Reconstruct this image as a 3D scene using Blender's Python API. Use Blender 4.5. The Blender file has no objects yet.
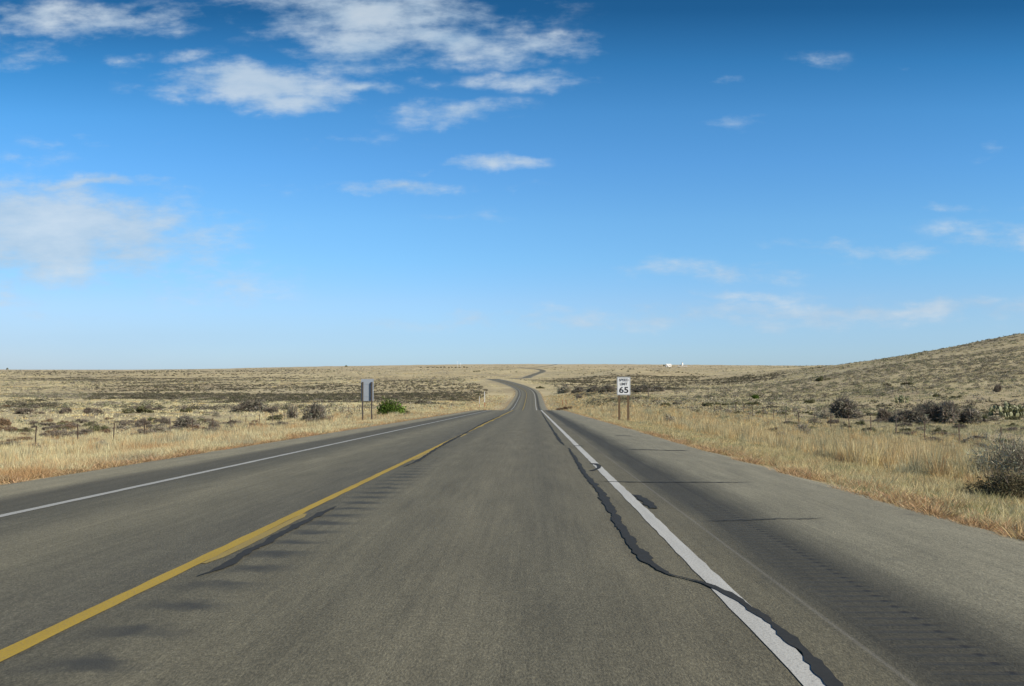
import bpy, math, random
import numpy as np
from mathutils import Matrix, Vector

random.seed(7)
RNG = np.random.default_rng(11)
S = bpy.context.scene
COL = S.collection
H = 1.25                 # camera height over the road
F = 900.0                # focal length in pixels of the 1024 px wide frame
HOR = 366.0
GRADE = 35.0 / F
YAW, PITCH = math.radians(1.273), math.radians(1.464)

# ------------------------------------------------------------------ camera
cam_d = bpy.data.cameras.new('camera'); cam = bpy.data.objects.new('camera', cam_d); COL.objects.link(cam)
cam.location = (0, 0, H)
cam.rotation_euler = (math.pi / 2 + PITCH, 0, YAW)
cam_d.sensor_width = 36; cam_d.lens = F / 1024 * 36
cam_d.clip_start = 0.1; cam_d.clip_end = 60000
S.camera = cam
S.render.resolution_x, S.render.resolution_y = 1024, 686
RM = cam.rotation_euler.to_matrix()

def ray(px, py):
    """direction of the sight line, scaled so that y = 1"""
    v = RM @ Vector(((px - 512) / F, -(py - 343) / F, -1))
    return v.x / v.y, v.z / v.y

# ------------------------------------------------------------------ terrain shape
def smooth(a, n, ax):
    k = np.hanning(n + 2)[1:-1]; k /= k.sum()
    pad = [(0, 0)] * a.ndim; pad[ax] = (n // 2, n // 2)
    b = np.pad(a, pad, mode='edge')
    return np.apply_along_axis(lambda r: np.convolve(r, k, mode='valid'), ax, b)

LD0, LD1, NL = math.log(40), math.log(14000), 320
LG = np.linspace(LD0, LD1, NL)

def rel(py, d): return H - (np.asarray(py, float) - HOR) / F * np.asarray(d, float)

# road long profile: (distance, height)
_rp = [(-400, 400 * GRADE), (0, 0), (130, -130 * GRADE)] + [(d, float(rel(p, d))) for p, d in [
    (413.3, 200), (410.2, 245), (406.8, 290), (401, 350), (395, 430), (389.5, 520), (385.6, 600), (381.5, 700), (378.7, 800), (379, 870), (379.6, 950),
    (376.4, 1300), (373.9, 1500), (370.9, 1700), (368.6, 1850), (367.4, 2000), (368.0, 2300), (366.9, 2800), (365.5, 3500), (364.6, 4200), (364.2, 4600), (364.2, 6000), (364.6, 14000)]]
_ry = np.array([p[0] for p in _rp], float); _rz = np.array([p[1] for p in _rp], float)
_yy = np.concatenate([np.arange(-400, 1200, 2.0), np.arange(1200, 14001, 20.0)])
_zz = np.interp(_yy, _ry, _rz)
def _sm(y, v, w):
    out = v.copy()
    for i, a in enumerate(y):
        ww = w(a)
        if ww <= 0: continue
        t = np.linspace(-ww, ww, 15); k = 1 - np.abs(t) / ww + .02
        out[i] = (np.interp(a + t, y, v) * k).sum() / k.sum()
    return out
_zz = _sm(_yy, _zz, lambda a: 0 if a < 100 else min(28, (a - 100) * .6) if a < 1000 else a * .025)
_cx = [(-400, -2.59), (300, -2.59), (380, -2.5), (450, -2.6), (520, -4.4), (600, -10.5), (700, -22.5), (800, -37), (870, -42), (950, -35), (1100, -8), (1300, -5), (1500, 6),
       (1600, 15), (1700, 21), (1780, 16), (1850, 0), (1920, -18), (2000, -30), (2300, -25), (2800, 20), (3500, 72), (4200, 108), (4600, 128), (6000, 170), (14000, 300)]
_xx = np.interp(_yy, [c[0] for c in _cx], [c[1] for c in _cx])
_xx = _sm(_yy, _xx, lambda a: 0 if a < 290 else min(50, (a - 290) * .5) if a < 1000 else a * .02)
def zroad(y): return np.interp(y, _yy, _zz)
def xroad(y): return np.interp(y, _yy, _xx)

DT = [60, 100, 150, 200, 300, 400, 500, 600, 800, 1000, 1300, 1800, 2300, 2800, 3500, 4500, 6000, 14000]
TAB = {
 -1.6: [440, 426, 415, 409, 402, 396, 391, 388, 383, 380, 377, 374, 372, 371, 370, 370, 370, 370],
 -0.9: [438, 424, 414, 409, 402, 396, 391, 388, 383, 380, 377, 374, 372.5, 371.5, 370.5, 370, 370, 370],
 -0.6: [434, 422, 413, 408, 401, 395.5, 391, 388, 383, 380, 377, 374, 372.3, 370.8, 370, 369.6, 369.6, 369.6],
 -0.5: [433, 421, 413, 408, 401, 395.5, 391, 388, 383, 379.5, 376.8, 374, 372.5, 371.4, 371, 370.8, 370.8, 370.8],
 -0.4: [432, 421, 413, 408, 401, 395.5, 391, 388, 383, 379.5, 376.5, 373.5, 372, 371, 370.4, 370.2, 370.2, 370.2],
 -0.3: [430, 418, 412, 407, 400.5, 395.5, 391, 388, 383, 379, 376, 373, 371.2, 369.6, 368.2, 368, 368, 368],
 -0.2: [427, 417, 411, 406, 400, 395, 391, 387, 382, 379, 376, 373, 371, 369, 367, 366.2, 366.2, 366.2],
 -0.08: [423, 415, 410.5, 407, 402, 396.5, 392, 387, 380.5, 378, 375.2, 371.4, 369.2, 367.6, 366, 364.8, 364.6, 364.6],
 0.0: [421, 413, 411, 411, 404, 397, 391, 386.5, 381, 379, 376.5, 369.3, 367.9, 366.9, 365.5, 364.4, 364.2, 364.2],
 0.05: [423, 414, 409.5, 406, 399, 392.5, 389, 386.5, 382.5, 379, 375.6, 371.3, 369.0, 367.4, 365.9, 364.6, 364.4, 364.4],
 0.1: [426, 415, 408, 403, 396, 391.5, 388.5, 386.5, 383, 378, 369.2, 372, 370.5, 368, 366.2, 364.8, 364.6, 364.6],
 0.15: [428, 416, 408.5, 403, 395.7, 391, 387.7, 385.5, 382, 378, 371.5, 371.5, 369.5, 367.5, 366, 364.9, 364.8, 364.8],
 0.2: [430, 417, 409, 403, 395.5, 390.5, 387, 384.5, 380.5, 378, 375, 371, 368.5, 367, 365.9, 365.2, 365.2, 365.2],
 0.27: [432, 418, 409, 402, 393, 387, 382, 379, 374.5, 372, 370, 368, 367, 366.5, 366.1, 366, 366, 366],
 0.31: [434, 420, 409, 401, 390, 382, 376, 371.5, 368, 368, 367.5, 367, 366.5, 366.4, 366.2, 366, 366, 366],
 0.36: [434, 420, 408, 399, 385, 374, 367, 363.8, 364.2, 366, 366.6, 366.8, 366.5, 366.3, 366.2, 366, 366, 366],
 0.42: [435, 421, 407, 396, 378, 365, 357.4, 354.2, 356, 361, 364, 366, 366, 366, 366, 366, 366, 366],
 0.55: [437, 424, 405, 389, 366, 349, 338.5, 333, 336, 342, 352, 362, 365, 366, 366, 366, 366, 366],
 0.9: [440, 425, 398, 374, 345, 325, 312, 306, 308, 317, 332, 350, 360, 364, 366, 366, 366, 366],
 1.6: [445, 428, 390, 360, 325, 305, 290, 282, 290, 302, 320, 345, 358, 364, 366, 366, 366, 366]}
UG = np.linspace(-1.6, 1.6, 401)
_us = sorted(TAB)
_g1 = np.array([np.interp(LG, np.log(DT), TAB[u]) for u in _us])
_g1 = smooth(_g1, 15, 1)
G = np.array([np.interp(UG, _us, _g1[:, j]) for j in range(NL)]).T
G = smooth(G, 9, 0)

_sr = np.random.default_rng(5)
_SIN = [(2 * math.pi / w * math.cos(a), 2 * math.pi / w * math.sin(a), ph, amp) for w, a, ph, amp in
        [(L * _sr.uniform(.8, 1.25), _sr.uniform(0, math.pi), _sr.uniform(0, 6.28), A)
         for L, A in [(9, .035), (14, .05), (22, .08), (22, .08), (40, .13), (40, .13), (75, .22), (75, .22), (150, .35), (150, .35), (320, .6), (320, .6)] for _ in (0, 1)]]
def zn(x, y):
    s = 0
    for a, b, p, m in _SIN: s = s + m * np.sin(a * x + b * y + p)
    return s
def sstep(t): t = np.clip(t, 0, 1); return t * t * (3 - 2 * t)
LE, RE = -5.5, 7.15      # pavement edges, measured from the yellow line
def zter(x, y):
    x = np.asarray(x, float); y = np.asarray(y, float)
    lat = x - xroad(y); zr = zroad(y)
    dr = np.interp(lat, [-60, -21, -13, -9.2, -7.2, LE, RE, 8.2, 11.6, 16.6, 24.6, 60], [-1.35, -1.05, -.7, -.3, -.12, -.05, -.05, -.13, -.5, -1.0, -1.35, -1.3])
    znear = zr + dr + .25 * zn(x * 1.3, y * 1.3) * sstep((np.abs(lat - .8) - 9) / 30)
    u = np.clip(x / np.maximum(y, 30), -1.6, 1.6)
    fi = (u + 1.6) / 3.2 * 400; fj = (np.log(np.clip(y, 41, 13900)) - LD0) / (LD1 - LD0) * (NL - 1)
    i = np.clip(fi.astype(int), 0, 399); j = np.clip(fj.astype(int), 0, NL - 2); a = fi - i; b = fj - j
    py = G[i, j] * (1 - a) * (1 - b) + G[i + 1, j] * a * (1 - b) + G[i, j + 1] * (1 - a) * b + G[i + 1, j + 1] * a * b
    zf = rel(py, y) + zn(x, y) * np.clip(y / 900, .25, 1.3) * .8
    w = sstep((y - 55) / 60)
    z = znear * (1 - w) + zf * w
    out = np.maximum(lat - RE, LE - lat)
    side = sstep((out - .3) / (12 + np.maximum(y - 100, 0) * .035))
    z = (zr - .05 - .09 * np.clip(out, 0, 1.2)) * (1 - side) + z * side if True else z
    z = np.where(y < 115, np.where(y < 55, znear, znear * (1 - w) + z * w), z)
    z = np.where(out < 0, zr - np.clip(-out * .3, .04, .16), z)
    return z
def Z(x, y): return float(zter(np.array([x]), np.array([y]))[0])
_md = np.exp(np.linspace(math.log(3), math.log(13000), 2600))
def gp(px, py):
    """where the sight line through (px, py) meets the ground"""
    a, b = ray(px, py)
    zr = H + b * _md; zt = zter(a * _md, _md)
    k = np.where(zr <= zt)[0]
    d = _md[k[0]] if len(k) else 3000.0
    return a * d, d, Z(a * d, d)

# ------------------------------------------------------------------ node helpers
class NT:
    def __init__(s, tree): s.t = tree; s.n = tree.nodes; s.l = tree.links
    def node(s, typ, props=None, **inp):
        n = s.n.new(typ)
        for k, v in (props or {}).items(): setattr(n, k, v)
        for k, v in inp.items():
            key = int(k[1:]) if k[0] == 'i' and k[1:].isdigit() else k.replace('_', ' ')
            sock = n.inputs[key]
            if hasattr(v, 'is_linked'): s.l.new(v, sock)
            else: sock.default_value = v
        return n
    def m(s, op, a, b=0.0, c=None, clamp=False):
        n = s.n.new('ShaderNodeMath'); n.operation = op; n.use_clamp = clamp
        for i, v in enumerate((a, b) if c is None else (a, b, c)):
            if hasattr(v, 'is_linked'): s.l.new(v, n.inputs[i])
            else: n.inputs[i].default_value = v
        return n.outputs[0]
    def vm(s, op, a, b):
        n = s.n.new('ShaderNodeVectorMath'); n.operation = op
        for i, v in enumerate((a, b)):
            if hasattr(v, 'is_linked'): s.l.new(v, n.inputs[i])
            else: n.inputs[i].default_value = v
        return n
    def mix(s, f, a, b, bt='MIX'):
        n = s.n.new('ShaderNodeMix'); n.data_type = 'RGBA'; n.blend_type = bt
        for i, v in ((0, f), (6, a), (7, b)):
            if hasattr(v, 'is_linked'): s.l.new(v, n.inputs[i])
            else: n.inputs[i].default_value = v if i == 0 else (*v, 1) if len(v) == 3 else v
        return n.outputs[2]
    def noise(s, vec, scale, detail=4, rough=.55):
        n = s.n.new('ShaderNodeTexNoise'); s.l.new(vec, n.inputs['Vector'])
        n.inputs['Scale'].default_value = scale; n.inputs['Detail'].default_value = detail; n.inputs['Roughness'].default_value = rough
        return n.outputs['Fac']
    def ramp(s, f, stops, interp='LINEAR'):
        n = s.n.new('ShaderNodeValToRGB'); s.l.new(f, n.inputs[0]); r = n.color_ramp; r.interpolation = interp
        while len(r.elements) < len(stops): r.elements.new(.5)
        for e, (p, c) in zip(r.elements, stops):
            e.position = p; e.color = (*c, 1) if not isinstance(c, (int, float)) else (c, c, c, 1)
        return n.outputs[0]
    def rng(s, v, a, b, c=0.0, d=1.0):
        n = s.n.new('ShaderNodeMapRange'); s.l.new(v, n.inputs[0])
        for i, q in enumerate((a, b, c, d)): n.inputs[i + 1].default_value = q
        return n.outputs[0]

def newmat(name):
    m = bpy.data.materials.new(name); m.use_nodes = True
    t = NT(m.node_tree); b = m.node_tree.nodes['Principled BSDF']
    return m, t, b
def link_(t, a, b): t.l.new(a, b)

def simple(name, col, rough=.7, metal=0.0, var=.15, scale=12.0):
    m, t, b = newmat(name)
    co = t.n.new('ShaderNodeTexCoord').outputs['Object']
    f = t.noise(co, scale, 5)
    c = t.mix(f, [q * (1 - var * 2) for q in col], [min(1, q * (1 + var * 2)) for q in col])
    link_(t, c, b.inputs['Base Color'])
    b.inputs['Roughness'].default_value = rough; b.inputs['Metallic'].default_value = metal
    return m

def foliage_mat(name, trans=.25, tint=None):
    """colour comes from the 'Col' attribute of the leaves or blades"""
    m, t, b = newmat(name); t.n.remove(b)
    out = t.n['Material Output']
    c = t.node('ShaderNodeAttribute', {'attribute_name': 'Col'}).outputs['Color']
    c = t.mix(1.0, c, tint, 'MULTIPLY') if tint else c
    d = t.node('ShaderNodeBsdfDiffuse', Color=c); tr = t.node('ShaderNodeBsdfTranslucent', Color=c)
    mx = t.n.new('ShaderNodeMixShader'); mx.inputs[0].default_value = trans
    t.l.new(d.outputs[0], mx.inputs[1]); t.l.new(tr.outputs[0], mx.inputs[2]); t.l.new(mx.outputs[0], out.inputs[0])
    return m

M = {}
M['grass'] = foliage_mat('dry_grass_blades', .3, (.92, .95, .94))
M['leaf'] = foliage_mat('shrub_leaves', .2)
M['bark'] = simple('shrub_bark', (.13, .105, .085), .9)
M['post'] = simple('brown_sign_post', (.15, .10, .055), .8)
M['panel'] = simple('white_sign_sheeting', (.80, .82, .83), .45, 0, .03)
M['black'] = simple('black_lettering', (.012, .014, .02), .5, 0, 0)
M['alu'] = simple('grey_sign_back', (.33, .37, .42), .55, .15, .05)
M['post_dark'] = simple('dark_sign_post', (.075, .06, .05), .8)
M['steel'] = simple('rusty_steel_post', (.09, .06, .045), .8, .2)
M['wire'] = simple('fence_wire', (.2, .18, .16), .6, .6)
M['delin'] = simple('white_marker_plastic', (.75, .76, .76), .5, 0, .05)
M['orange'] = simple('orange_marker_base', (.42, .13, .06), .6, 0, .1)
M['wall'] = simple('white_building_wall', (.82, .81, .78), .7, 0, .04, .5)
M['roof'] = simple('grey_building_roof', (.5, .48, .46), .6, 0, .1, .5)
M['dark'] = simple('dark_opening', (.03, .03, .035), .4, 0, 0)
M['cactus'] = simple('cactus_pad_skin', (.20, .21, .11), .6, 0, .25, 5)

# ------------------------------------------------------------------ mesh helpers
def mesh_np(name, V, faces, mat, colors=None, smooth_=False):
    """faces: int array (n,3) or (n,4), or a list of such arrays"""
    me = bpy.data.meshes.new(name)
    fl = faces if isinstance(faces, list) else [faces]
    V = np.ascontiguousarray(V, dtype=np.float32)
    me.vertices.add(len(V)); me.vertices.foreach_set('co', V.ravel())
    nl = sum(f.size for f in fl); nf = sum(len(f) for f in fl)
    me.loops.add(nl); me.loops.foreach_set('vertex_index', np.concatenate([f.ravel() for f in fl]).astype(np.int32))
    me.polygons.add(nf)
    tot = np.concatenate([np.full(len(f), f.shape[1], np.int32) for f in fl])
    me.polygons.foreach_set('loop_start', np.concatenate([[0], np.cumsum(tot)[:-1]]).astype(np.int32))
    me.update(calc_edges=True)
    me.polygons.foreach_set('use_smooth', np.full(nf, bool(smooth_)))
    if colors is not None:
        a = me.color_attributes.new('Col', 'FLOAT_COLOR', 'POINT')
        c = np.ones((len(V), 4), np.float32); c[:, :3] = colors; a.data.foreach_set('color', c.ravel())
    if mat: me.materials.append(mat)
    return me
def link(name, me, parent=None, loc=(0, 0, 0)):
    o = bpy.data.objects.new(name, me); COL.objects.link(o); o.location = loc
    if parent: o.parent = parent
    return o
def tag(o, label=None, cat=None, group=None, kind=None):
    if label: o['label'] = label
    if cat: o['category'] = cat
    if group: o['group'] = group
    if kind: o['kind'] = kind
    return o
def empty(name, loc, rz=0, label=None, cat=None, group=None):
    o = bpy.data.objects.new(name, None); COL.objects.link(o); o.location = loc; o.rotation_euler[2] = rz
    o.empty_display_size = .3
    return tag(o, label, cat, group)

class MB:
    def __init__(s): s.v = []; s.f3 = []; s.f4 = []
    def box(s, x0, x1, y0, y1, z0, z1, bev=0.0):
        b = len(s.v)
        s.v += [(x, y, z) for x in (x0, x1) for y in (y0, y1) for z in (z0, z1)]
        s.f4 += [[b + i for i in q] for q in ((0, 1, 3, 2), (4, 6, 7, 5), (0, 4, 5, 1), (2, 3, 7, 6), (0, 2, 6, 4), (1, 5, 7, 3))]
        return s
    def tube(s, pts, rad, n=6):
        b0 = len(s.v); P = [Vector(p) for p in pts]
        for i, p in enumerate(P):
            d = (P[min(i + 1, len(P) - 1)] - P[max(i - 1, 0)]).normalized()
            a = d.orthogonal().normalized(); c = d.cross(a)
            for k in range(n):
                t = 2 * math.pi * k / n; q = p + (a * math.cos(t) + c * math.sin(t)) * rad[i]; s.v.append(tuple(q))
        for i in range(len(P) - 1):
            for k in range(n):
                s.f4.append([b0 + i * n + k, b0 + i * n + (k + 1) % n, b0 + (i + 1) * n + (k + 1) % n, b0 + (i + 1) * n + k])
        e = b0 + (len(P) - 1) * n
        for k in range(1, n - 1): s.f3.append([e, e + k, e + k + 1]); s.f3.append([b0, b0 + k + 1, b0 + k])
        return s
    def mesh(s, name, mat, smooth_=False):
        fl = []
        if s.f4: fl.append(np.array(s.f4))
        if s.f3: fl.append(np.array(s.f3))
        return mesh_np(name, np.array(s.v), fl, mat, None, smooth_)
    def obj(s, name, mat, parent=None, smooth_=False):
        return link(name, s.mesh(name, mat, smooth_), parent)

# ------------------------------------------------------------------ rows shared by ground and road
rows = list(np.arange(-60, 60, 1.5)); y = 60.0
while y < 1000: rows.append(y); y += max(1.5, y * .012)
while y < 14000: rows.append(y); y += y * .014
rows = np.array([-9000, -4000, -1800, -800, -400, -200, -110] + rows + [20000, 30000], float)
lat_side = [0]; s_ = .35
while lat_side[-1] < 16000: lat_side.append(lat_side[-1] + s_); s_ = max(s_ * 1.0, .35) if lat_side[-1] < 3 else s_ * 1.045
lat_side = np.array(lat_side)
lats = np.concatenate([(LE - lat_side)[::-1], [LE + .3, LE + 2, 0, RE - 2, RE - .3], RE + lat_side])

# ------------------------------------------------------------------ ground
LATG, YG = np.meshgrid(lats, rows); XG = xroad(YG) + LATG
ZG = zter(XG, YG)
far = YG > 13900
ZG[far] = np.minimum(ZG[far], -30)
nr, nc = XG.shape
V = np.stack([XG, YG, ZG], -1).reshape(-1, 3)
ii, jj = np.meshgrid(np.arange(nr - 1), np.arange(nc - 1), indexing='ij'); k = (ii * nc + jj).ravel()
quads = np.stack([k, k + 1, k + nc + 1, k + nc], -1)

m, t, b = newmat('dry_plain_ground'); M['ground'] = m
geo = t.n.new('ShaderNodeNewGeometry').outputs['Position']
sepz = t.node('ShaderNodeSeparateXYZ', Vector=geo)
flat = t.node('ShaderNodeCombineXYZ', X=sepz.outputs[0], Y=t.m('MULTIPLY', sepz.outputs[1], .55)).outputs[0]
n1 = t.noise(flat, .004, 5, .6); n2 = t.noise(flat, .03, 5, .6); n3 = t.noise(flat, .35, 5, .65); n4 = t.noise(geo, 6, 4, .7)
c = t.ramp(t.m('ADD', t.m('MULTIPLY', n1, .5), t.m('MULTIPLY', n2, .5)), [(.38, (.33, .27, .15)), (.48, (.46, .39, .215)), (.58, (.60, .52, .29))])
c = t.mix(t.rng(n3, .35, .65), [.76, .74, .72], [1.14, 1.14, 1.12]) if False else t.mix(1.0, c, t.mix(t.rng(n3, .35, .65), [.74, .73, .73], [1.0, 1.0, 1.0]), 'MULTIPLY')
# greyer scrub-covered soil in patches
n5 = t.noise(flat, .009, 6, .65)
c = t.mix(t.rng(n5, .52, .66, 0, .65), c, [.27, .24, .16])
c = t.mix(t.rng(n4, .3, .75, 0, .35), c, [.32, .24, .15])
# ground blends towards one even tan with distance
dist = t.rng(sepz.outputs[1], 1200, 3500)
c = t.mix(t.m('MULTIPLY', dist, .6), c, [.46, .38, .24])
link_(t, c, b.inputs['Base Color']); b.inputs['Roughness'].default_value = .95
bp = t.node('ShaderNodeBump', Height=t.m('ADD', t.m('MULTIPLY', n3, 1.0), t.m('MULTIPLY', n4, .1)), Strength=.5, Distance=.4)
link_(t, bp.outputs[0], b.inputs['Normal'])
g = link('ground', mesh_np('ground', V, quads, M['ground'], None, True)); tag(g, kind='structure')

# ------------------------------------------------------------------ road
rrow = rows[(rows >= -200) & (rows <= 6500)]
rlat = np.array([LE, LE + .25, -3, 0, 3.5, RE - .25, RE])
RL, RY = np.meshgrid(rlat, rrow); RX = xroad(RY) + RL
RZ = zroad(RY) - np.where((RL < LE + .01) | (RL > RE - .01), .035, 0)
RV = np.stack([RX, RY, RZ], -1).reshape(-1, 3); nr2, nc2 = RX.shape
low = RV.reshape(nr2, nc2, 3)[:, [0, -1], :].copy(); low[..., 2] -= .25; low[:, 0, 0] -= .04; low[:, 1, 0] += .04
ii, jj = np.meshgrid(np.arange(nr2 - 1), np.arange(nc2 - 1), indexing='ij'); k = (ii * nc2 + jj).ravel()
q1 = np.stack([k, k + 1, k + nc2 + 1, k + nc2], -1)
nb = len(RV); r_ = np.arange(nr2 - 1)
ql = np.stack([nb + 2 * r_, r_ * nc2, (r_ + 1) * nc2, nb + 2 * (r_ + 1)], -1)
qr = np.stack([r_ * nc2 + nc2 - 1, nb + 2 * r_ + 1, nb + 2 * (r_ + 1) + 1, (r_ + 1) * nc2 + nc2 - 1], -1)
RVall = np.concatenate([RV, low.reshape(-1, 3)])
road_me = mesh_np('road', RVall, [q1, ql, qr], None)
UVall = np.stack([np.concatenate([RL.ravel(), np.tile([LE, RE], nr2)]), np.concatenate([RY.ravel(), np.repeat(rrow, 2)])], -1)
uv = road_me.uv_layers.new(name='UVMap'); li = np.zeros(len(road_me.loops), np.int32); road_me.loops.foreach_get('vertex_index', li)
uv.data.foreach_set('uv', UVall[li].astype(np.float32).ravel())
road = link('road', road_me); tag(road, kind='structure')

m, t, b = newmat('worn_asphalt'); M['asphalt'] = m; road_me.materials.append(m)
uvn = t.n.new('ShaderNodeUVMap').outputs[0]; sp = t.node('ShaderNodeSeparateXYZ', Vector=uvn); la, lo = sp.outputs[0], sp.outputs[1]
def sv(sx, sy): return t.node('ShaderNodeCombineXYZ', X=t.m('MULTIPLY', la, sx), Y=t.m('MULTIPLY', lo, sy)).outputs[0]
wob = t.noise(sv(1.2, .12), 1, 4, .6)
la2 = t.m('ADD', la, t.m('MULTIPLY', t.m('SUBTRACT', wob, .5), .55))
def P(x): return (x + 6) / 14
stops = [(P(-5.6), (.205, .196, .168)), (P(-4.4), (.20, .19, .162)), (P(-4.0), (.082, .078, .068)), (P(-3.2), (.078, .076, .068)), (P(-2.6), (.098, .095, .082)),
         (P(-1.9), (.150, .143, .120)), (P(-1.3), (.122, .117, .099)), (P(-.3), (.093, .090, .080)), (P(.25), (.108, .104, .09)), (P(.8), (.148, .141, .119)), (P(1.3), (.128, .122, .103)),
         (P(2.0), (.150, .142, .120)), (P(2.8), (.118, .113, .097)), (P(3.3), (.142, .134, .112)), (P(4.2), (.135, .127, .104)), (P(4.5), (.074, .072, .065)), (P(4.88), (.076, .074, .066)), (P(5.45), (.180, .175, .155)), (P(7.3), (.215, .208, .186))]
stops = [(p, (a * 1.13 * k_, b_ * 1.10 * k_, c_ * .88 * k_)) for p, (a, b_, c_), k_ in [(p, c_, (.68 if P(4.4) < p < P(5.4) else .86 if P(.1) < p < P(4.3) else 1)) for p, c_ in stops]]
f = t.rng(la2, -6, 8)
c = t.ramp(f, stops)
st = t.noise(sv(16, .35), 1, 4, .65)                       # tyre-polished streaks along the lanes
c = t.mix(1.0, c, t.ramp(st, [(.3, .86), (.7, 1.13)]), 'MULTIPLY')
st2 = t.noise(sv(3.0, .5), 1, 5, .6)
c = t.mix(1.0, c, t.ramp(st2, [(.32, .86), (.68, 1.13)]), 'MULTIPLY')
sp1 = t.noise(sv(1, .4), 75, 3, .8)
c = t.mix(1.0, c, t.ramp(sp1, [(.34, .6), (.5, .97), (.66, 1.5)]), 'MULTIPLY')
sp3 = t.noise(sv(1, .35), 22, 3, .7)
c = t.mix(1.0, c, t.ramp(sp3, [(.34, .86), (.66, 1.15)]), 'MULTIPLY')
# rumble strips: groove shade drawn in colour, on the shoulder and beside the yellow line
def band(a, b_, soft): 
    return t.m('MULTIPLY', t.rng(la, a - soft, a + soft), t.rng(la, b_ + soft, b_ - soft))
wave = t.m('SINE', t.m('MULTIPLY', lo, 2 * math.pi / .15))
rip = t.m('MULTIPLY', t.rng(wave, .1, .7), band(4.45, 4.86, .05))
c = t.mix(t.m('MULTIPLY', t.m('MULTIPLY', rip, t.rng(st2, .3, .55)), .5), c, [.045, .044, .040])
dots = t.m('MULTIPLY', t.rng(wave, .35, .6), band(4.78, 4.82, .012))
c = t.mix(t.m('MULTIPLY', dots, .95), c, [.02, .02, .02])
c = t.mix(t.m('MULTIPLY', band(4.265, 4.285, .012), .35), c, [.26, .25, .22])
wave2 = t.m('SINE', t.m('MULTIPLY', t.m('ADD', lo, t.m('MULTIPLY', t.noise(sv(1.5, 1.5), 2.2, 3), .5)), 2 * math.pi / .62))
patchy = t.rng(t.noise(sv(.8, .5), 1.3, 4, .6), .30, .48)
rip2 = t.m('MULTIPLY', t.m('MULTIPLY', t.rng(wave2, -.2, .9), band(.26, .70, .16)), patchy)
lim = t.m('MULTIPLY', t.rng(lo, 2, 3), t.rng(lo, 20, 15))
c = t.mix(t.m('MULTIPLY', t.m('MULTIPLY', rip2, lim), .95), c, [.05, .05, .042])
# blotches of old oil and patching
bl = t.noise(sv(1, .6), 1.7, 3, .5)
c = t.mix(t.rng(bl, .68, .76, 0, .35), c, [.06, .06, .056])
link_(t, c, b.inputs['Base Color'])
b.inputs['Roughness'].default_value = .82; b.inputs['Specular IOR Level'].default_value = .35
hgt = t.m('ADD', t.m('MULTIPLY', sp1, 1.0), t.m('MULTIPLY', rip, -1.2))
bp = t.node('ShaderNodeBump', Height=hgt, Strength=.55, Distance=.012); link_(t, bp.outputs[0], b.inputs['Normal'])

def paint(name, col, wear):
    m, t, b = newmat(name)
    uvn = t.n.new('ShaderNodeUVMap').outputs[0]; sp = t.node('ShaderNodeSeparateXYZ', Vector=uvn)
    sv = lambda a, q: t.node('ShaderNodeCombineXYZ', X=t.m('MULTIPLY', sp.outputs[0], a), Y=t.m('MULTIPLY', sp.outputs[1], q)).outputs[0]
    n = t.noise(sv(1, 1), 60, 4, .75); n2 = t.noise(sv(9, .6), 1, 4, .6)
    c = t.mix(t.rng(n2, .3, .7), [q * .82 for q in col], col)
    c = t.mix(t.rng(n, .60 - wear * .5, .82 - wear * .5, 0, .8), c, [.13, .125, .11])
    link_(t, c, b.inputs['Base Color']); b.inputs['Roughness'].default_value = .7
    bp = t.node('ShaderNodeBump', Height=n, Strength=.4, Distance=.008); link_(t, bp.outputs[0], b.inputs['Normal'])
    return m
M['white_paint'] = paint('white_road_paint', (.54, .54, .50), .2)
M['white_paint_old'] = paint('worn_white_road_paint', (.45, .455, .42), .26)
M['yellow_paint'] = paint('yellow_road_paint', (.43, .295, .022), .18)
M['yellow_paint_old'] = paint('worn_yellow_road_paint', (.36, .26, .04), .3)
mm, t, b = newmat('crack_sealant'); M['seal'] = mm
co = t.n.new('ShaderNodeTexCoord').outputs['Object']; n = t.noise(co, 30, 4)
link_(t, t.mix(n, [.024, .026, .026], [.046, .047, .045]), b.inputs['Base Color']); b.inputs['Roughness'].default_value = .85; b.inputs['Specular IOR Level'].default_value = .2

def strip(name, pts, mat, lift, parent=road):
    """pts: (lat_left, lat_right, y) along the road"""
    A = np.array(pts, float); x = xroad(A[:, 2]); z = zroad(A[:, 2]) + lift
    L = np.stack([x + A[:, 0], A[:, 2], z], -1); R = np.stack([x + A[:, 1], A[:, 2], z], -1)
    n = len(A); V = np.concatenate([L, R]); i = np.arange(n - 1)
    me = mesh_np(name, V, np.stack([i, i + n, i + n + 1, i + 1], -1), mat)
    U = np.concatenate([A[:, [0, 2]], A[:, [1, 2]]]); uv = me.uv_layers.new(name='UVMap'); li = np.zeros(len(me.loops), np.int32)
    me.loops.foreach_get('vertex_index', li); uv.data.foreach_set('uv', U[li].astype(np.float32).ravel())
    return link(name, me, parent)
def line(name, lat, w, mat, y0=-60, y1=2100, lift=.004):
    ys = np.concatenate([np.arange(y0, min(30, y1), .25), rrow[(rrow > 30) & (rrow < y1)]]) if y0 < 30 else rrow[(rrow > y0) & (rrow < y1)]
    j = RNG.uniform(-.007, .007, (len(ys), 2))
    ww = w / 2 + np.clip((ys - 60) * .00025, 0, .03)
    return strip(name, np.stack([lat - ww + j[:, 0], lat + ww + j[:, 1], ys], -1), mat, lift)
line('edge_line', 1.01 * H + 2.59, .135, M['white_paint'])
line('edge_line', -4.60 * H + 2.59, .12, M['white_paint_old'])
line('centre_line', -.012, .112, M['yellow_paint'])
d0 = 6.9
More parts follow.
